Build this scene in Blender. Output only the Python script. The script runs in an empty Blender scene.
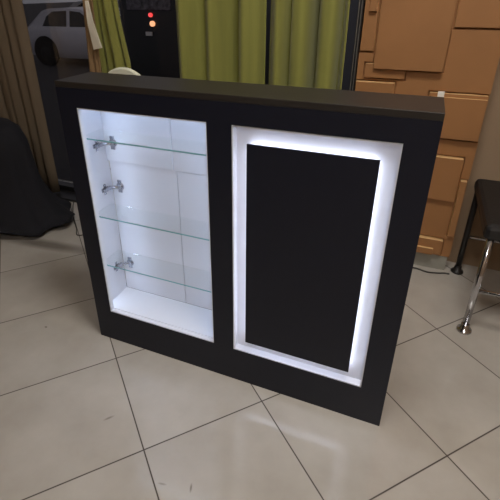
import bpy, bmesh, math, random
from mathutils import Vector, Matrix
random.seed(4)
C = bpy.context.scene.collection
PI = math.pi

# ------------------------------------------------------------------ materials
def nodes(name):
    m = bpy.data.materials.new(name); m.use_nodes = True
    nt = m.node_tree
    b = nt.nodes['Principled BSDF']
    return m, nt, b

def srgb(r, g, b):
    f = lambda c: (c/255/12.92) if c/255 <= .04045 else ((c/255+.055)/1.055)**2.4
    return (f(r), f(g), f(b), 1)

def mat(name, col, rough=.5, metal=0., spec=.5, var=0., scale=8., stretch=(1, 1, 1), bump=0., bscale=80., sheen=0.):
    m, nt, b = nodes(name)
    b.inputs['Roughness'].default_value = rough
    b.inputs['Metallic'].default_value = metal
    b.inputs['Specular IOR Level'].default_value = spec
    if sheen: b.inputs['Sheen Weight'].default_value = sheen
    tc = nt.nodes.new('ShaderNodeTexCoord')
    mp = nt.nodes.new('ShaderNodeMapping'); mp.inputs['Scale'].default_value = stretch
    nt.links.new(tc.outputs['Object'], mp.inputs['Vector'])
    n = nt.nodes.new('ShaderNodeTexNoise'); n.inputs['Scale'].default_value = scale; n.inputs['Detail'].default_value = 5
    nt.links.new(mp.outputs['Vector'], n.inputs['Vector'])
    r = nt.nodes.new('ShaderNodeValToRGB')
    r.color_ramp.elements[0].position = .3; r.color_ramp.elements[1].position = .7
    r.color_ramp.elements[0].color = tuple(c*(1-var) for c in col[:3])+(1,)
    r.color_ramp.elements[1].color = tuple(min(1, c*(1+var)) for c in col[:3])+(1,)
    nt.links.new(n.outputs['Fac'], r.inputs['Fac'])
    nt.links.new(r.outputs['Color'], b.inputs['Base Color'])
    if bump:
        n2 = nt.nodes.new('ShaderNodeTexNoise'); n2.inputs['Scale'].default_value = bscale
        nt.links.new(mp.outputs['Vector'], n2.inputs['Vector'])
        bp = nt.nodes.new('ShaderNodeBump'); bp.inputs['Strength'].default_value = bump; bp.inputs['Distance'].default_value = .01
        nt.links.new(n2.outputs['Fac'], bp.inputs['Height']); nt.links.new(bp.outputs['Normal'], b.inputs['Normal'])
    return m

def glow(name, col, strength):
    m, nt, b = nodes(name)
    b.inputs['Base Color'].default_value = (.8, .8, .8, 1)
    b.inputs['Emission Color'].default_value = col
    b.inputs['Emission Strength'].default_value = strength
    return m

def clear(name, tint, gloss=.06, rough=.02):
    m, nt, b = nodes(name)
    out = nt.nodes['Material Output']; nt.nodes.remove(b)
    tr = nt.nodes.new('ShaderNodeBsdfTransparent'); tr.inputs['Color'].default_value = tint
    gl = nt.nodes.new('ShaderNodeBsdfGlossy'); gl.inputs['Roughness'].default_value = rough
    fr = nt.nodes.new('ShaderNodeFresnel'); fr.inputs['IOR'].default_value = 1.45
    ml = nt.nodes.new('ShaderNodeMath'); ml.operation = 'MULTIPLY'; ml.inputs[1].default_value = gloss
    nt.links.new(fr.outputs['Fac'], ml.inputs[0])
    mx = nt.nodes.new('ShaderNodeMixShader')
    nt.links.new(ml.outputs[0], mx.inputs['Fac']); nt.links.new(tr.outputs[0], mx.inputs[1]); nt.links.new(gl.outputs[0], mx.inputs[2])
    nt.links.new(mx.outputs[0], out.inputs['Surface'])
    return m

def tile_material():
    T, TH, OX, OY = .40376, .83483, -.43800, -.10905
    m, nt, b = nodes('beige_porcelain_tile')
    L = nt.links.new
    def N(t, **k):
        n = nt.nodes.new(t)
        for a, v in k.items(): setattr(n, a, v)
        return n
    def math_(op, a, bb=None):
        n = N('ShaderNodeMath', operation=op)
        for i, v in enumerate((a, bb)):
            if v is None: continue
            if isinstance(v, (int, float)): n.inputs[i].default_value = v
            else: L(v, n.inputs[i])
        return n.outputs[0]
    tc = N('ShaderNodeTexCoord')
    s = N('ShaderNodeVectorMath', operation='SUBTRACT'); s.inputs[1].default_value = (OX, OY, 0); L(tc.outputs['Object'], s.inputs[0])
    ro = N('ShaderNodeVectorRotate', rotation_type='Z_AXIS'); ro.inputs['Angle'].default_value = -TH; L(s.outputs[0], ro.inputs['Vector'])
    sx = N('ShaderNodeSeparateXYZ'); L(ro.outputs[0], sx.inputs[0])
    def edge(o):
        u = math_('DIVIDE', o, T)
        f = math_('FRACT', u)
        return math_('MULTIPLY', math_('MINIMUM', f, math_('SUBTRACT', 1., f)), T), math_('FLOOR', u)
    ex, ix = edge(sx.outputs[0]); ey, iy = edge(sx.outputs[1])
    d = math_('MINIMUM', ex, ey)
    mr = N('ShaderNodeMapRange'); mr.inputs['From Min'].default_value = .0010; mr.inputs['From Max'].default_value = .0031; L(d, mr.inputs['Value'])
    cv = N('ShaderNodeCombineXYZ'); L(ix, cv.inputs[0]); L(iy, cv.inputs[1])
    wn = N('ShaderNodeTexWhiteNoise', noise_dimensions='3D'); L(cv.outputs[0], wn.inputs['Vector'])
    off = N('ShaderNodeVectorMath', operation='MULTIPLY_ADD'); L(wn.outputs['Color'], off.inputs[0]); off.inputs[1].default_value = (9, 9, 9); L(tc.outputs['Object'], off.inputs[2])
    n1 = N('ShaderNodeTexNoise'); n1.inputs['Scale'].default_value = 4.5; n1.inputs['Detail'].default_value = 6; n1.inputs['Roughness'].default_value = .55
    L(off.outputs[0], n1.inputs['Vector'])
    rp = N('ShaderNodeValToRGB'); rp.color_ramp.elements[0].position = .3; rp.color_ramp.elements[1].position = .72
    rp.color_ramp.elements[0].color = TILE_A; rp.color_ramp.elements[1].color = TILE_B
    L(n1.outputs['Fac'], rp.inputs['Fac'])
    # a few scuffs and one long soft dark band on the tiles (position, half sizes, angle, strength)
    col = rp.outputs['Color']
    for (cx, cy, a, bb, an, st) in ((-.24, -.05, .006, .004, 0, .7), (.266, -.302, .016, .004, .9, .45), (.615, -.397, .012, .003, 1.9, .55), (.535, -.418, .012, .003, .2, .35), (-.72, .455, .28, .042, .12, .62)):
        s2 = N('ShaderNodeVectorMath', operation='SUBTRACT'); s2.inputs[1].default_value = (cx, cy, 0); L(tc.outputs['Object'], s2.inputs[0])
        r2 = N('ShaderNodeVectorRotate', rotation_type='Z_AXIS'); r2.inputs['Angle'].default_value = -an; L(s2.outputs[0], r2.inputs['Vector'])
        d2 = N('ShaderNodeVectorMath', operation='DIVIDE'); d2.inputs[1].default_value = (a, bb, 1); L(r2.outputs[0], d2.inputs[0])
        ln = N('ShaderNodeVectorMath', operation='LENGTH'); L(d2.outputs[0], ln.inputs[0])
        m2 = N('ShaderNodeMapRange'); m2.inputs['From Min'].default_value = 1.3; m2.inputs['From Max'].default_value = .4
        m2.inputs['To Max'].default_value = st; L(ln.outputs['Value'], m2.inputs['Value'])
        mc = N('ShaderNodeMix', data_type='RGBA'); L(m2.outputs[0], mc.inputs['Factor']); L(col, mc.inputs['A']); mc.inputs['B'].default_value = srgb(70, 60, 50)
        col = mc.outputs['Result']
    mg = N('ShaderNodeMix', data_type='RGBA'); L(mr.outputs[0], mg.inputs['Factor']); mg.inputs['A'].default_value = srgb(60, 51, 42); L(col, mg.inputs['B'])
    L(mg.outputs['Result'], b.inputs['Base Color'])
    rr = N('ShaderNodeMapRange'); L(mr.outputs[0], rr.inputs['Value']); rr.inputs['To Min'].default_value = .8; rr.inputs['To Max'].default_value = .13
    L(rr.outputs[0], b.inputs['Roughness'])
    bp = N('ShaderNodeBump'); bp.inputs['Strength'].default_value = .4; bp.inputs['Distance'].default_value = .001; L(mr.outputs[0], bp.inputs['Height'])
    L(bp.outputs['Normal'], b.inputs['Normal'])
    b.inputs['Specular IOR Level'].default_value = .75
    return m

TILE_A, TILE_B = srgb(172, 166, 157), srgb(190, 185, 177)
M = {}
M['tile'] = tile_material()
M['black'] = mat('black_laminate', srgb(13, 17, 33), .45, spec=.35, var=.06, scale=30, bump=.02, bscale=400)
M['black_top'] = mat('lit_black_laminate', srgb(36, 32, 29), .42, var=.06, scale=30, bump=.02, bscale=400)  # same laminate as the front, lightened to paint in the light from above
M['white'] = mat('white_melamine', srgb(218, 221, 230), .35, var=.015, scale=6)
M['edge'] = mat('white_board_edge', srgb(214, 212, 208), .6, var=.03, scale=60)
M['led'] = glow('led_strip', (.79, .84, 1.0, 1), 9.5)
M['led_case'] = glow('display_led_strip', (.66, .79, 1.0, 1), 11.5)
M['glass'] = clear('shelf_glass', (.985, .995, .992, 1), .12, .12)
M['glass_edge'] = mat('green_glass_edge', srgb(138, 192, 196), .15)
M['chrome'] = mat('chrome', srgb(200, 200, 205), .15, metal=1.)
M['steel'] = mat('nickel_hinge', srgb(170, 170, 176), .25, metal=1., var=.1, scale=60)
M['mdf'] = mat('brown_board', srgb(156, 110, 67), .55, var=.05, scale=7, bump=.03, bscale=200)
M['mdf_edge'] = mat('board_edge', srgb(222, 184, 128), .6, var=.05, scale=30)
M['plinth'] = mat('grey_plinth', srgb(150, 148, 138), .5, var=.06, scale=12)
M['green'] = mat('olive_curtain', srgb(134, 134, 62), .8, var=.08, scale=5, stretch=(6, 6, .6), bump=.15, bscale=300, sheen=.2)
M['brown_cloth'] = mat('brown_curtain', srgb(140, 112, 78), .85, var=.10, scale=5, stretch=(6, 6, .6), bump=.1, bscale=300)
M['beige_cloth'] = mat('beige_curtain', srgb(112, 97, 78), .85, var=.08, scale=5, stretch=(6, 6, .6), bump=.1, bscale=300)
M['white_cloth'] = mat('white_tieback', srgb(222, 214, 196), .8, var=.04, scale=20, bump=.1)
M['frame'] = mat('black_aluminium', srgb(30, 29, 30), .35, var=.05)
M['frame_line'] = mat('grey_gasket', srgb(110, 106, 100), .5, var=.05)
M['pane'] = clear('window_glass', (.93, .94, .95, 1), .35)
M['wall'] = mat('warm_wall', srgb(150, 128, 104), .85, var=.03, scale=3, bump=.05)
M['ceiling'] = mat('white_ceiling', srgb(225, 222, 215), .9, var=.02)
M['lamp'] = glow('ceiling_lamp', (1., .95, .90, 1), 34.)
M['asphalt'] = mat('asphalt', srgb(60, 58, 60), .9, var=.2, scale=12, bump=.3, bscale=60)
M['kerb'] = mat('pavement', srgb(62, 60, 62), .9, var=.15, scale=8, bump=.2)
M['car_silver'] = mat('silver_paint', srgb(205, 202, 206), .35, metal=.1, var=.03)
M['car_dark'] = mat('black_paint', srgb(22, 22, 26), .4, var=.05)
M['car_pale'] = mat('pale_paint', srgb(150, 150, 150), .4, var=.05)
M['car_glass'] = mat('dark_car_glass', srgb(22, 22, 26), .12, var=.05)
M['pale_glass'] = mat('glimmer_van_glass', srgb(88, 82, 88), .2, var=.8, scale=14)  # pale glimmer of the rear windows painted into the glass colour
M['rubber'] = mat('rubber', srgb(20, 20, 21), .8, var=.1)
M['tail'] = glow('red_tail_light', (1., .03, .03, 1), 1.2)
M['amber'] = glow('amber_light', (1., .42, .18, 1), 1.3)
M['plate'] = mat('white_plate', srgb(230, 226, 220), .5)
M['black_cloth'] = mat('black_cloth', srgb(17, 17, 25), .9, var=.15, scale=8, bump=.2, bscale=60)
M['black_leather'] = mat('black_seat', srgb(24, 23, 24), .5, var=.08, bump=.1)
M['white_plastic'] = mat('cream_white_plastic', srgb(225, 226, 205), .35, var=.02)
M['cable'] = mat('dark_cable', srgb(58, 54, 50), .6, var=.05)
M['tape'] = mat('white_paper', srgb(240, 236, 228), .7, var=.02)

# ------------------------------------------------------------------ mesh helpers
def obj(name, bm, mats, parent=None, loc=(0, 0, 0), smooth=False, bevel=0., sub=0):
    me = bpy.data.meshes.new(name)
    bmesh.ops.recalc_face_normals(bm, faces=bm.faces)
    bm.to_mesh(me); bm.free()
    for m_ in (mats if isinstance(mats, (list, tuple)) else [mats]): me.materials.append(m_)
    if smooth:
        for p in me.polygons: p.use_smooth = True
    o = bpy.data.objects.new(name, me); C.objects.link(o); o.location = loc
    if parent: o.parent = parent
    if bevel:
        b = o.modifiers.new('bevel', 'BEVEL'); b.width = bevel; b.segments = 2; b.limit_method = 'ANGLE'
    if sub:
        s = o.modifiers.new('sub', 'SUBSURF'); s.levels = sub; s.render_levels = sub
    return o

def thing(name, label, cat, loc=(0, 0, 0), rz=0, group=None):
    o = bpy.data.objects.new(name, None); C.objects.link(o); o.location = loc; o.rotation_euler = (0, 0, rz)
    o.empty_display_size = .1
    o['label'] = label; o['category'] = cat
    if group: o['group'] = group
    return o

def tag(o, label, cat, group=None):
    o['label'] = label; o['category'] = cat
    if group: o['group'] = group
    return o

def struct(o):
    o['kind'] = 'structure'; return o

def box(bm, x0, x1, y0, y1, z0, z1, mi=0):
    v = [bm.verts.new(p) for p in ((x0, y0, z0), (x1, y0, z0), (x1, y1, z0), (x0, y1, z0), (x0, y0, z1), (x1, y0, z1), (x1, y1, z1), (x0, y1, z1))]
    fs = []
    for q in ((0, 3, 2, 1), (4, 5, 6, 7), (0, 1, 5, 4), (1, 2, 6, 5), (2, 3, 7, 6), (3, 0, 4, 7)):
        f = bm.faces.new([v[i] for i in q]); f.material_index = mi; fs.append(f)
    return fs   # bottom, top, front(-y), right, back, left

def bx(*a):
    bm = bmesh.new(); box(bm, *a); return bm

def tube(bm, pts, r, n=10, caps=True):
    """round bar along a polyline; r a number or a list"""
    pts = [Vector(p) for p in pts]; rings = []
    up = Vector((0, 0, 1))
    for i, p in enumerate(pts):
        t = (pts[min(i+1, len(pts)-1)]-pts[max(i-1, 0)]).normalized()
        a = t.cross(up if abs(t.z) < .95 else Vector((1, 0, 0))).normalized(); b = t.cross(a)
        rr = r[i] if isinstance(r, (list, tuple)) else r
        rings.append([bm.verts.new(p+rr*(math.cos(2*PI*k/n)*a+math.sin(2*PI*k/n)*b)) for k in range(n)])
    for A, B in zip(rings, rings[1:]):
        for k in range(n): bm.faces.new((A[k], A[(k+1) % n], B[(k+1) % n], B[k]))
    if caps: bm.faces.new(rings[0]); bm.faces.new(rings[-1])

def lathe(bm, prof, c=(0, 0, 0), n=24):
    """profile [(r, z)] spun about the vertical through c"""
    rings = [[bm.verts.new((c[0]+r*math.cos(2*PI*k/n), c[1]+r*math.sin(2*PI*k/n), c[2]+z)) for k in range(n)] for r, z in prof]
    for A, B in zip(rings, rings[1:]):
        for k in range(n): bm.faces.new((A[k], A[(k+1) % n], B[(k+1) % n], B[k]))
    bm.faces.new(rings[0]); bm.faces.new(rings[-1])

def disc_y(bm, cx, cz, r, y0, y1, n=24, r2=None):
    """cylinder lying along y"""
    A = [bm.verts.new((cx+r*math.cos(2*PI*k/n), y0, cz+r*math.sin(2*PI*k/n))) for k in range(n)]
    q = r2 or r
    B = [bm.verts.new((cx+q*math.cos(2*PI*k/n), y1, cz+q*math.sin(2*PI*k/n))) for k in range(n)]
    for k in range(n): bm.faces.new((A[k], A[(k+1) % n], B[(k+1) % n], B[k]))
    bm.faces.new(A); bm.faces.new(B)

def sheet(bm, fn, nu, nv, th):
    """closed thin cloth: fn(u, v) -> point, thickness th along +y"""
    F = [[bm.verts.new(fn(i/nu, j/nv)) for j in range(nv+1)] for i in range(nu+1)]
    B = [[bm.verts.new(Vector(fn(i/nu, j/nv))+Vector((0, th, 0))) for j in range(nv+1)] for i in range(nu+1)]
    for i in range(nu):
        for j in range(nv):
            bm.faces.new((F[i][j], F[i+1][j], F[i+1][j+1], F[i][j+1]))
            bm.faces.new((B[i][j], B[i][j+1], B[i+1][j+1], B[i+1][j]))
    for i in range(nu):
        bm.faces.new((F[i][0], B[i][0], B[i+1][0], F[i+1][0])); bm.faces.new((F[i][nv], F[i+1][nv], B[i+1][nv], B[i][nv]))
    for j in range(nv):
        bm.faces.new((F[0][j], F[0][j+1], B[0][j+1], B[0][j])); bm.faces.new((F[nu][j], B[nu][j], B[nu][j+1], F[nu][j+1]))

# ------------------------------------------------------------------ the room
X0, X1, Y0, YW, H = -2.3, 2.6, -3.2, 1.10, 2.75
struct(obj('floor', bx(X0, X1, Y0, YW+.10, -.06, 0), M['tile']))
struct(obj('ceiling', bx(X0, X1, Y0, YW+.10, H, H+.08), M['ceiling']))
struct(obj('wall_left', bx(X0-.1, X0, Y0, YW+.10, -.06, H), M['wall']))
struct(obj('wall_right', bx(X1, X1+.1, Y0, YW+.10, -.06, H), M['wall']))
struct(obj('wall_rear', bx(X0, X1, Y0-.1, Y0, -.06, H), M['wall']))
struct(obj('wall_front', bx(.752, X1, YW, YW+.10, 0, H), M['wall']))
struct(obj('wall_front_end', bx(X0, -1.95, YW, YW+.10, 0, H), M['wall'])).name = 'wall_front_left'
# shop window: black aluminium frame and one big pane
WX0, WX1 = -1.95, .752
w = obj('window_1', bx(WX0, WX1, 1.085, 1.091, .045, 2.70), M['pane']); struct(w)
bm = bmesh.new(); box(bm, WX0, WX1, .935, 1.105, 0, .014); box(bm, WX0, WX1, 1.045, 1.105, .014, .045); box(bm, WX0, WX1, 1.045, 1.105, 2.70, H)
box(bm, WX0, WX0+.05, 1.045, 1.105, .045, 2.70)
struct(obj('trim_1', bm, M['frame'], bevel=.003))
bm = bmesh.new(); box(bm, .729, .752, .990, 1.095, .014, 2.70)
struct(obj('trim_2', bm, M['frame'], bevel=.003))
bm = bmesh.new(); box(bm, .733, .736, .984, .990, .045, 2.70); box(bm, .744, .7465, .984, .990, .045, 2.70)
struct(obj('trim_3', bm, M['frame_line']))
# outside ground
struct(obj('trim_4', bx(-16, 8, 1.20, 3.2, -.5, -.38), M['kerb'])).name = 'pavement'
struct(obj('street', bx(-60, 40, 1.2, 90, -.62, -.50), M['asphalt']))

# ------------------------------------------------------------------ ceiling lamps
def ceiling_lamp(x, y, lab, sx=.6, sy=.3):
    t = thing('ceiling_lamp', lab, 'ceiling lamp', (x, y, H))
    bm = bmesh.new()
    box(bm, -sx-.02, sx+.02, -sy-.02, -sy, -.05, 0); box(bm, -sx-.02, sx+.02, sy, sy+.02, -.05, 0)
    box(bm, -sx-.02, -sx, -sy, sy, -.05, 0); box(bm, sx, sx+.02, -sy, sy, -.05, 0)
    obj('frame', bm, M['edge'], t)
    obj('diffuser', bx(-sx, sx, -sy, sy, -.04, -.03), M['lamp'], t)
ceiling_lamp(1.0, -.30, 'square ceiling lamp over the counter', .28, .28)
ceiling_lamp(1.5, -2.4, 'square ceiling lamp nearest the rear wall', .28, .28)

# ------------------------------------------------------------------ display counter
CW, CH, CD = 1.077, 1.0, .168
OP = (.068, .505, .139, .924)       # display opening
RC = (.578, 1.004, .139, .922)      # light panel opening
FT = .018                           # thickness of the front board
ct = thing('display_counter', 'black counter with lit glass-shelf display and glowing white border round a black panel', 'counter', (0, 0, 0))
def loc(bm): return bm
# front board with two rectangular openings
bm = bmesh.new()
xs = [0, OP[0], OP[1], RC[0], RC[1], CW]
zl = [0, .139, .923, .978]
def fboard():
    bm = bmesh.new()
    box(bm, 0, CW, 0, FT, 0, .139)
    box(bm, 0, CW, 0, FT, .924, .982)
    for a, b_ in ((0, OP[0]), (OP[1], RC[0]), (RC[1], CW)): box(bm, a, b_, 0, FT, .139, .924)
    bmesh.ops.remove_doubles(bm, verts=bm.verts, dist=1e-5)
    return bm
obj('front_panel', fboard(), M['black'], ct)
obj('counter_top', bx(0, CW, 0, CD, .982, CH), M['black_top'], ct, bevel=.0015)
for a in (0, CW-.018): obj('side_panel', bx(a, a+.018, FT, CD, 0, .982), M['black'], ct)
obj('base_panel', bx(.018, CW-.018, FT, CD, .0, .018), M['black'], ct)
obj('back_panel', bx(.545, CW-.018, CD-.016, CD, .018, .982), M['black'], ct)
# white edge lining of the display opening
e = .004
bm = bmesh.new()
box(bm, OP[0], OP[0]+e, .0015, FT, OP[2], OP[3]); box(bm, OP[1]-e, OP[1], .0015, FT, OP[2], OP[3])
box(bm, OP[0]+e, OP[1]-e, .0015, FT, OP[2], OP[2]+e); box(bm, OP[0]+e, OP[1]-e, .0015, FT, OP[3]-e, OP[3])
obj('opening_edge', bm, M['white'], ct)
# white display case inside
XL, XR, ZF, ZT, YB = .040, .532, .146, .950, .148
cs = obj('display_case', bx(XL-.016, XL, FT, YB, .018, ZT), M['white'], ct)
bm = cs.data; b2 = bmesh.new(); b2.from_mesh(bm)
box(b2, XR, XR+.013, FT, YB, .018, ZT); box(b2, XL, XR, FT, YB, ZF-.016, ZF); box(b2, XL-.016, XR+.013, FT, YB, ZT, ZT+.016)
b2.to_mesh(bm); b2.free()
# upper back rails (left one stands forward) and two doors below
obj('back_rail', bx(XL, .306, .139, YB, .704, ZT), M['white'], ct, bevel=.001)
obj('back_rail', bx(.3065, XR, .144, YB, .700, ZT), M['white'], ct, bevel=.001)
d1 = obj('door', bx(XL+.001, .3145, YB, CD, .1465, .702), M['white'], ct, bevel=.001)
d2 = obj('door', bx(.3165, XR-.001, YB, CD, .1465, .698), M['white'], ct, bevel=.001)
obj('back_stile', bx(.018, .545, YB+.001, CD, .702, .98), M['black'], ct)
obj('back_stile', bx(.018, .545, YB+.001, CD, .018, .148), M['black'], ct)
def hinge(z, yb, parent):
    bm = bmesh.new()
    # mounting plate on the side wall with two wings and screws
    box(bm, XL, XL+.003, yb-.062, yb-.030, z-.007, z+.007)
    box(bm, XL, XL+.003, yb-.050, yb-.040, z-.020, z+.020)
    for s in (-.014, .014):
        disc = [(.0042, 0), (.0042, .002)]
        A = [bm.verts.new((XL+.003, yb-.045+.004*math.cos(q*PI/5), z+s+.004*math.sin(q*PI/5))) for q in range(10)]
        B = [bm.verts.new((XL+.0055, yb-.045+.003*math.cos(q*PI/5), z+s+.003*math.sin(q*PI/5))) for q in range(10)]
        for k in range(10): bm.faces.new((A[k], A[(k+1) % 10], B[(k+1) % 10], B[k]))
        bm.faces.new(B)
    # cranked arm
    tube(bm, [(XL+.006, yb-.060, z), (XL+.011, yb-.045, z), (XL+.012, yb-.026, z), (XL+.020, yb-.014, z), (XL+.030, yb-.006, z)], [.005, .006, .0065, .006, .005], 8)
    box(bm, XL+.005, XL+.013, yb-.056, yb-.022, z-.006, z+.006)
    # cup and flange on the door
    disc_y(bm, XL+.036, z, .015, yb-.004, yb, 20)
    disc_y(bm, XL+.036, z, .010, yb-.009, yb-.004, 20)
    box(bm, XL+.026, XL+.042, yb-.003, yb, z-.024, z+.024)
    o = obj('hinge', bm, M['steel'], parent); o['label'] = 'silver cabinet hinge'
hinge(.772, .139, ct); hinge(.605, YB, d1); hinge(.275, YB, d1)
# three glass shelves with green front edges
for z in (.8215, .541, .340):
    bm = bmesh.new()
    fs = box(bm, XL+.001, XR-.001, .024, .126, z-.005, z)
    fs[2].material_index = 1
    o = obj('glass_shelf', bm, [M['glass'], M['glass_edge']], ct); o['label'] = 'clear glass shelf with green front edge'
# LED strips behind the front board
obj('display_light', bx(XL+.01, XR-.01, .024, .034, ZT-.006, ZT-.001), M['led_case'], ct)
obj('display_light', bx(XR-.006, XR-.001, .022, .032, ZF+.02, ZT-.02), M['led_case'], ct)
obj('display_light', bx(XL+.002, XL+.007, .021, .030, ZF+.02, ZT-.02), M['led_case'], ct)
# halo-lit panel: white recess, black board, LED strip round its back
obj('light_border', bx(RC[0]-.015, RC[1]+.015, .0265, .038, RC[2]-.015, RC[3]+.015), M['white'], ct)
bm = bmesh.new()
box(bm, RC[0], RC[0]+e, .0015, .0265, RC[2], RC[3]); box(bm, RC[1]-e, RC[1], .0015, .0265, RC[2], RC[3])
box(bm, RC[0]+e, RC[1]-e, .0015, .0265, RC[2], RC[2]+e); box(bm, RC[0]+e, RC[1]-e, .0015, .0265, RC[3]-e, RC[3])
obj('border_edge', bm, M['white'], ct)
PN = (.621, .960, .186, .876)
obj('centre_panel', bx(PN[0], PN[1], 0, .006, PN[2], PN[3]), M['black'], ct, bevel=.001)
bm = bmesh.new(); g = .007; q = .005
box(bm, PN[0]+g, PN[1]-g, .011, .018, PN[2]+.016, PN[2]+.016+q); box(bm, PN[0]+g, PN[1]-g, .011, .018, PN[3]-g-q, PN[3]-g)
box(bm, PN[0]+g, PN[0]+g+q, .011, .018, PN[2]+g+q, PN[3]-g-q); box(bm, PN[1]-g-q, PN[1]-g, .011, .018, PN[2]+g+q, PN[3]-g-q)
obj('led_strip', bm, M['led'], ct)
obj('panel_spacer', bx(PN[0]+.04, PN[1]-.04, .006, .0265, PN[2]+.04, PN[3]-.04), M['black'], ct)

# ------------------------------------------------------------------ brown board unit
YF = 1.0
un = thing('board_unit', 'raw brown board unit covered in overlapping raised rectangles on a grey plinth', 'decorative cabinet', (1.0, YF, 0))
GAP = .0075
def ubox(bm, x0, x1, z0, z1, y0, y1): box(bm, x0-1.0, x1-1.0, y0, y1, z0, z1)
def cut_gaps(o, rects):
    """rout a narrow channel round every board that sits in this panel"""
    for (x0, x1, z0, z1, yf, dp) in rects:
        bm = bmesh.new(); ubox(bm, x0-GAP, x1+GAP, z0-GAP, z1+GAP, yf-.05, yf+dp)
        c = obj('cutter', bm, M['mdf'], un)
        md = o.modifiers.new('cut', 'BOOLEAN'); md.operation = 'DIFFERENCE'; md.solver = 'EXACT'; md.object = c
        bpy.context.view_layer.update()
        me = bpy.data.meshes.new_from_object(o.evaluated_get(bpy.context.evaluated_depsgraph_get()))
        o.modifiers.clear(); o.data = me
        bpy.data.objects.remove(c)
def upart(x0, x1, z0, z1, d0, d1, label=None):
    """board whose face stands d1 in front of the carcass; d0 < 0 sits in a routed recess"""
    bm = bmesh.new(); fs = None
    f6 = box(bm, x0-1.0, x1-1.0, -d1, -d0, z0, z1)
    for i in (0, 1, 3, 5): f6[i].material_index = 1
    o = obj('raised_board', bm, [M['mdf'], M['mdf_edge']], un, bevel=.001)
    if label: o['label'] = label
    return o
carc = obj('carcass', bx(-.246, .285, 0, .085, .08, 2.0), M['mdf'], un)
obj('plinth', bx(-.240, .278, .004, .08, 0, .08), M['plinth'], un)
# (x0, x1, z0, z1, how far the face stands out)
BOARDS = [(.757, .812, 1.005, 1.55, .008), (.788, .952, .880+.016, .953, .008), (.757, .918, .70, .878, .020),
          (1.104, 1.279, 1.104, 1.78, .008), (1.062, 1.279, .660, .850, .012), (1.05, 1.245, .377, .578, .020),
          (1.254, 1.279, .20, .478, .018), (1.05, 1.241, .092, .168, .016)]
cut_gaps(carc, [(x0, x1, z0, z1, 0, .014) for x0, x1, z0, z1, d in BOARDS])
cut_gaps(carc, [(.823, 1.092, .936, 1.62, 0, .016)])
for x0, x1, z0, z1, d in BOARDS: upart(x0, x1, z0, z1, -.014, d)
upart(.823, 1.092, .936, 1.62, -.016, .026, 'largest raised board')
upart(.778, .806, 1.159, 1.50, .008, .024)
upart(1.070, 1.279, .665, .836, .012, .022)
upart(1.05, 1.206, .092, .124, .016, .030)
tp = obj('paper_tag', bx(1.092, 1.117, YF-.030, YF-.0224, .828, .860), M['tape'], None, bevel=.001)
tag(tp, 'small white paper tag clipped over the pale edge of the brown board unit', 'tag')

# ------------------------------------------------------------------ curtains
def curtain(name, label, material, x0f, x1f, y, z0, z1, folds, amp, seed, group=None, nu=150, nv=14):
    rnd = random.Random(seed)
    ph = [rnd.uniform(0, 6.28) for _ in range(6)]; k2 = folds*rnd.uniform(.4, .55); k3 = folds*rnd.uniform(1.7, 2.2)
    def fn(u, v):
        z = z0+(z1-z0)*v; x = x0f(z)+(x1f(z)-x0f(z))*u
        a = 6.2832*folds*u
        d = math.sin(a+ph[0]+.25*math.sin(v*3+ph[1]))+.55*math.sin(6.2832*k2*u+ph[2]+.3*v)+.25*math.sin(6.2832*k3*u+ph[3])
        return Vector((x+.010*math.cos(a+ph[0]), y+amp*d, z))
    bm = bmesh.new(); sheet(bm, fn, nu, nv, .003)
    o = obj(name, bm, material, smooth=True)
    return tag(o, label, 'curtain', group)
k_ = lambda x: (lambda z: x)
curtain('curtain', 'olive green curtain hanging left of the dark seam, next to the open gap', M['green'], k_(-.138), k_(.338), .952, .02, 2.55, 3.1, .046, 3)
curtain('curtain', 'wide olive green curtain hanging beside the black window frame and brown boards', M['green'], k_(.345), k_(.716), .952, .02, 2.55, 3.4, .046, 8)
def lin(za, xa, zb, xb): return lambda z: xa+(xb-xa)*(z-za)/(zb-za)
curtain('curtain', 'olive green curtain pulled aside between the parked silver car and the gap', M['green'], k_(-.60), lambda z: -.390-.055*max(0, min(1, (z-.86)/.34))-.0*z, .955, .02, 2.55, 3.2, .022, 5)
curtain('curtain', 'narrow brown curtain edge beside the white tieback', M['brown_cloth'], lin(.8, -.610, 1.2, -.585), lin(.83, -.525, 1.2, -.525), .885, .02, 2.55, 2.3, .012, 11, nu=60)
curtain('curtain', 'beige curtain at the far left behind the black cloth', M['beige_cloth'], k_(-1.60), k_(-1.125), .985, .02, 2.55, 6.2, .014, 2)
# white tieback hanging over the brown curtain
bm = bmesh.new()
P = [(x+.056, z) for x, z in ((-.600, 1.20), (-.588, 1.20), (-.568, 1.11), (-.538, .985), (-.592, .975), (-.598, 1.09))]
A = [bm.verts.new((x, .840+.006*math.sin(i*2.1), z)) for i, (x, z) in enumerate(P)]
B = [bm.verts.new((x, .849+.006*math.sin(i*2.1), z)) for i, (x, z) in enumerate(P)]
bm.faces.new(A); bm.faces.new(B[::-1])
for i in range(6): bm.faces.new((A[i], A[(i+1) % 6], B[(i+1) % 6], B[i]))
tag(obj('curtain_tieback', bm, M['white_cloth']), 'white cloth tieback hanging down the brown curtain edge', 'tieback')

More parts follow.
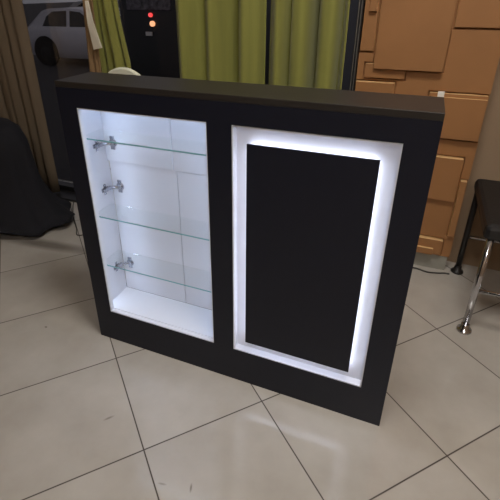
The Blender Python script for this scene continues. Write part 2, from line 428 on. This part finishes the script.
# ------------------------------------------------------------------ white chair behind the counter
ch = thing('chair', 'white chair with rounded backrest showing just above the black counter', 'chair', (-.115, .50, 0))
bm = bmesh.new()
prof = []
for i in range(25):
    a = PI*i/24; prof.append((.125*math.cos(a), .82+.14*math.sin(a)**.9 if math.sin(a) > 0 else .80))
prof = [(.15, .50)]+prof+[(-.15, .50)]
A = [bm.verts.new((x, -.012+.25*x*x, z)) for x, z in prof]; B = [bm.verts.new((x, .012+.25*x*x, z)) for x, z in prof]
bm.faces.new(A); bm.faces.new(B[::-1]); n = len(prof)
for i in range(n): bm.faces.new((A[i], A[(i+1) % n], B[(i+1) % n], B[i]))
obj('backrest', bm, M['white_plastic'], ch, bevel=.005)
obj('seat', bx(-.20, .20, .0, .32, .43, .46), M['white_plastic'], ch, bevel=.012)
for sx in (-.17, .17):
    for sy in (.03, .28):
        bm = bmesh.new(); tube(bm, [(sx*1.1, sy, 0), (sx, sy, .44)], [.013, .018], 10); obj('leg', bm, M['white_plastic'], ch, smooth=True)
bm = bmesh.new(); box(bm, -.05, .05, -.01, .012, .45, .52); obj('back_support', bm, M['white_plastic'], ch)

# ------------------------------------------------------------------ chrome-legged stool at the right
st = thing('stool', 'black padded stool with chrome front legs on round feet, right of the counter', 'stool', (1.55, .80, 0))
for (lx, ly) in ((-.205, -.222), (-.215, .215), (.21, -.222), (.21, .215)):
    bm = bmesh.new(); tube(bm, [(lx, ly, .012), (lx, ly, .43)], .0125, 14)
    L_ = obj('leg', bm, M['chrome'] if ly < 0 else M['frame'], st, smooth=True)
    L_['label'] = 'chrome leg' if ly < 0 else 'dark metal rear leg'
    bm = bmesh.new(); lathe(bm, [(.027, 0), (.029, .004), (.027, .010), (.017, .014), (.016, .034), (.013, .037)], (lx, ly, 0), 24)
    obj('foot', bm, M['chrome'] if ly < 0 else M['frame'], L_, smooth=True)
bm = bmesh.new()
bm.free()
for a in (-.222, .215):
    bm = bmesh.new(); tube(bm, [(-.21, a, .20), (.21, a, .20)], .008, 10)
    obj('stretcher', bm, M['chrome'], st, smooth=True)
obj('seat', bx(-.235, .235, -.245, .235, .43, .49), M['black_leather'], st, bevel=.018)

# ------------------------------------------------------------------ black cloth draped low at the left
bm = bmesh.new(); n = 72
levels = [(.025, .435), (.05, .405), (.09, .355), (.14, .315), (.22, .275), (.32, .255), (.42, .245), (.50, .235), (.56, .21), (.60, .15), (.615, .04)]
rings = []
for i, (z, r) in enumerate(levels):
    ring = []
    for k in range(n):
        a = 2*PI*k/n
        f = max(0, 1-z/.75)
        fold = 1+.05*f*math.sin(7*a+.6)+.035*f*math.sin(12*a+2)+.02*math.sin(3*a+z*4)
        rr = r*fold
        cx, cy = -1.165, .625
        ring.append(bm.verts.new((cx+rr*math.cos(a), cy+rr*.62*math.sin(a), z+(.016*(1+math.sin(5*a+1)) if i == 0 else 0))))
    rings.append(ring)
for A, B in zip(rings, rings[1:]):
    for k in range(n): bm.faces.new((A[k], A[(k+1) % n], B[(k+1) % n], B[k]))
bm.faces.new(rings[-1]); bm.faces.new(rings[0])
tag(obj('draped_cloth', bm, M['black_cloth'], smooth=True), 'black draped cloth reaching down almost to the tiles, left of the counter', 'cloth')

# ------------------------------------------------------------------ cables on the floor
def cable(name, pts, r, label):
    cu = [Vector(p) for p in pts]; out = []
    for i in range(len(cu)-1):
        p0, p1, p2, p3 = cu[max(i-1, 0)], cu[i], cu[i+1], cu[min(i+2, len(cu)-1)]
        for s in range(8):
            t = s/8
            out.append(.5*((2*p1)+(-p0+p2)*t+(2*p0-5*p1+4*p2-p3)*t*t+(-p0+3*p1-3*p2+p3)*t**3))
    out.append(cu[-1])
    bm = bmesh.new(); tube(bm, out, r, 8)
    return tag(obj(name, bm, M['cable'], smooth=True), label, 'cable')
cable('cable', [(1.02, .90, .004), (1.10, .955, .004), (1.15, .965, .004), (1.20, .952, .004), (1.25, .962, .004), (1.275, .972, .004), (1.30, .975, .004)], .004, 'grey cable lying on the tiles along the grey plinth')
cable('cable', [(-.97, .985, .003), (-.93, .91, .003), (-.80, .76, .003), (-.69, .66, .003), (-.635, .60, .003), (-.60, .615, .003), (-.615, .65, .003)], .003, 'thin dark cable on the tiles between black cloth and counter')

# ------------------------------------------------------------------ cars in the street
def car(name, label, paint, loc, rz, L=3.7, lights=False, group=None):
    t = thing(name, label, 'car', loc, rz)
    W = .80
    # x from rear (0) to front (L); lower body loft: (x, top z, half width, bottom z)
    S = [(0, .78, .66, .34), (.06, .90, .74, .26), (.30, .95, .79, .22), (1.2, .95, W, .20), (2.35, .93, W, .20), (2.9, .86, .78, .22), (L-.12, .72, .70, .24), (L, .58, .60, .34)]
    bm = bmesh.new(); rings = []
    for x, zt, hw, zb in S:
        rings.append([bm.verts.new(p) for p in ((x, -hw*.92, zb), (x, -hw, zb+.14), (x, -hw, zt-.14), (x, -hw*.93, zt), (x, hw*.93, zt), (x, hw, zt-.14), (x, hw, zb+.14), (x, hw*.92, zb))])
    for A, B in zip(rings, rings[1:]):
        for k in range(8): bm.faces.new((A[k], A[(k+1) % 8], B[(k+1) % 8], B[k]))
    bm.faces.new(rings[0]); bm.faces.new(rings[-1])
    obj('body', bm, paint, t, bevel=.03, smooth=True)
    # cabin
    def cab(bm, ins, dz=0, only=None):
        base = [(.10, .92), (2.62, .90)]; top = [(.62, 1.34), (1.0, 1.38), (1.75, 1.36)]
    K = [(.12, .90, .72, .70), (.58, 1.30, .60, .72), (.78, 1.355, .585, .73), (1.25, 1.375, .58, .735), (1.75, 1.34, .585, .735), (2.60, .90, .70, .72)]
    bm = bmesh.new(); rings = []
    for x, zt, ht, hb in K:
        zt2 = max(zt, .905)
        rings.append([bm.verts.new(p) for p in ((x, -hb, .88), (x, -ht, zt2), (x, ht, zt2), (x, hb, .88))])
    for A, B in zip(rings, rings[1:]):
        for k in range(4): bm.faces.new((A[k], A[(k+1) % 4], B[(k+1) % 4], B[k]))
    bm.faces.new(rings[0]); bm.faces.new(rings[-1])
    obj('cabin', bm, paint, t, smooth=False)
    # side windows: slabs lying on the leaning cabin side
    def side_y(x, z):
        for (a, b_) in zip(K, K[1:]):
            if a[0] <= x <= b_[0]:
                f = (x-a[0])/(b_[0]-a[0]); zt = a[1]+f*(b_[1]-a[1]); ht = a[2]+f*(b_[2]-a[2]); hb = a[3]+f*(b_[3]-a[3])
                return hb+(ht-hb)*(z-.88)/(max(zt, .91)-.88)
        return .7
    for s in (-1, 1):
        for poly in (((.62, .95), (.74, 1.18), (.92, 1.29), (1.34, 1.31), (1.36, .95)), ((1.46, .95), (1.44, 1.31), (1.74, 1.28), (2.30, .95))):
            bm = bmesh.new()
            A = [bm.verts.new((x, s*(side_y(x, z)+.008), z)) for x, z in poly]; B = [bm.verts.new((x, s*(side_y(x, z)-.02), z)) for x, z in poly]
            bm.faces.new(A); bm.faces.new(B[::-1])
            for i in range(len(poly)): bm.faces.new((A[i], A[(i+1) % len(poly)], B[(i+1) % len(poly)], B[i]))
            obj('side_window', bm, M['car_glass'], t)
    for nm, (xa, za, xb, zb) in (('rear_window', (.19, .97, .55, 1.275)), ('windscreen', (1.82, 1.31, 2.52, .945))):
        bm = bmesh.new(); nx, nz = ((-.6, .75) if nm == 'rear_window' else (.45, .85)); o_ = .012
        v = []
        for off in (o_, -.02):
            v.append([bm.verts.new((xa+nx*off, -.56, za+nz*off)), bm.verts.new((xa+nx*off, .56, za+nz*off)), bm.verts.new((xb+nx*off, .52, zb+nz*off)), bm.verts.new((xb+nx*off, -.52, zb+nz*off))])
        bm.faces.new(v[0]); bm.faces.new(v[1][::-1])
        for i in range(4): bm.faces.new((v[0][i], v[0][(i+1) % 4], v[1][(i+1) % 4], v[1][i]))
        obj(nm, bm, M['car_glass'], t)
    for x in (.68, L-.72):
        for s in (-1, 1):
            bm = bmesh.new(); disc_y(bm, x, .36, .37, s*(W-.03), s*(W+.006), 28)
            obj('wheel_arch', bm, M['rubber'], t)
            bm = bmesh.new(); disc_y(bm, x, .30, .30, s*(W-.17), s*(W+.022), 28)
            wh = obj('wheel', bm, M['rubber'], t, bevel=.02)
            bm = bmesh.new(); disc_y(bm, x, .30, .19, s*(W+.018), s*(W+.030), 20, .15)
            obj('hub_cap', bm, M['frame'], wh)
    for s in (-1, 1):
        obj('tail_lamp', bx(-.012, .05, s*.60-.09, s*.60+.09, .70, .86), M['tail'] if lights else M['rubber'], t)
    if lights:
        obj('indicator', bx(-.014, .04, -.69, -.50, .55, .68), M['amber'], t)
        obj('licence_plate', bx(-.03, .01, -.26, .26, .45, .57), M['plate'], t)
    obj('bumper', bx(-.05, .10, -.70, .70, .34, .50), paint, t, bevel=.03)
    return t
car('car', 'silver grey parked hatchback seen through the glass at upper left', M['car_silver'], (-8.75, 8.8, -.5), .06)
vn = thing('van', 'dark van with lit red and amber rear lamps seen in the curtain gap', 'van', (-2.15, 4.5, -.5))
obj('body', bx(-.90, .90, 0, 3.8, .30, 2.05), M['car_dark'], vn, bevel=.08)
obj('bumper', bx(-.86, .86, -.08, .06, .36, .56), M['car_dark'], vn, bevel=.03)
for x in (-.74, .04): obj('rear_window', bx(x, x+.70, -.012, .02, 1.50, 1.90), M['pale_glass'], vn, bevel=.01)
for x in (-.36, .36):
    bm = bmesh.new(); disc_y(bm, x, 1.445, .027, -.03, .02); obj('tail_lamp', bm, M['tail'], vn)
    bm = bmesh.new(); disc_y(bm, x+.02, 1.335, .036, -.03, .02); obj('indicator', bm, M['amber'], vn)
obj('licence_plate', bx(-.46, -.36, -.02, .01, 1.18, 1.23), M['plate'], vn)
for x in (-.86, .68):
    for y in (.75, 3.0):
        bm = bmesh.new()
        A = [bm.verts.new((x, y+.33*math.cos(2*PI*k/24), .33+.33*math.sin(2*PI*k/24))) for k in range(24)]
        B = [bm.verts.new((x+.18, y+.33*math.cos(2*PI*k/24), .33+.33*math.sin(2*PI*k/24))) for k in range(24)]
        bm.faces.new(A); bm.faces.new(B)
        for k in range(24): bm.faces.new((A[k], A[(k+1) % 24], B[(k+1) % 24], B[k]))
        obj('wheel', bm, M['rubber'], vn, bevel=.02)
car('car', 'pale parked car half hidden beyond the roof of the silver hatchback', M['car_pale'], (-14.0, 15.5, -.5), .5)

# ------------------------------------------------------------------ world, camera
wd = bpy.data.worlds.new('dusk'); bpy.context.scene.world = wd; wd.use_nodes = True
bg = wd.node_tree.nodes['Background']; bg.inputs['Color'].default_value = (.78, .74, .82, 1); bg.inputs['Strength'].default_value = .2

cam = bpy.data.cameras.new('camera'); co = bpy.data.objects.new('camera', cam); C.objects.link(co)
RM = ((.9222119130, .3866116648, -.0075238369), (.1653047628, -.4117535145, -.8961770911), (-.3495704735, .8252214635, -.4436327459))
r, d, f = [Vector(v) for v in RM]
m4 = Matrix((r, -d, -f)).transposed().to_4x4(); m4.translation = Vector((1.01519, -1.02709, 1.24018))
co.matrix_world = m4
cam.sensor_width = 36; cam.sensor_fit = 'HORIZONTAL'; cam.lens = 435.109/500*36
cam.shift_x = 17.3076/500; cam.shift_y = -44.5773/500
cam.clip_start = .02; cam.clip_end = 300
bpy.context.scene.camera = co
vs = bpy.context.scene.view_settings
vs.view_transform = 'Standard'; vs.look = 'None'; vs.gamma = 1; vs.exposure = 0; vs.use_curve_mapping = False
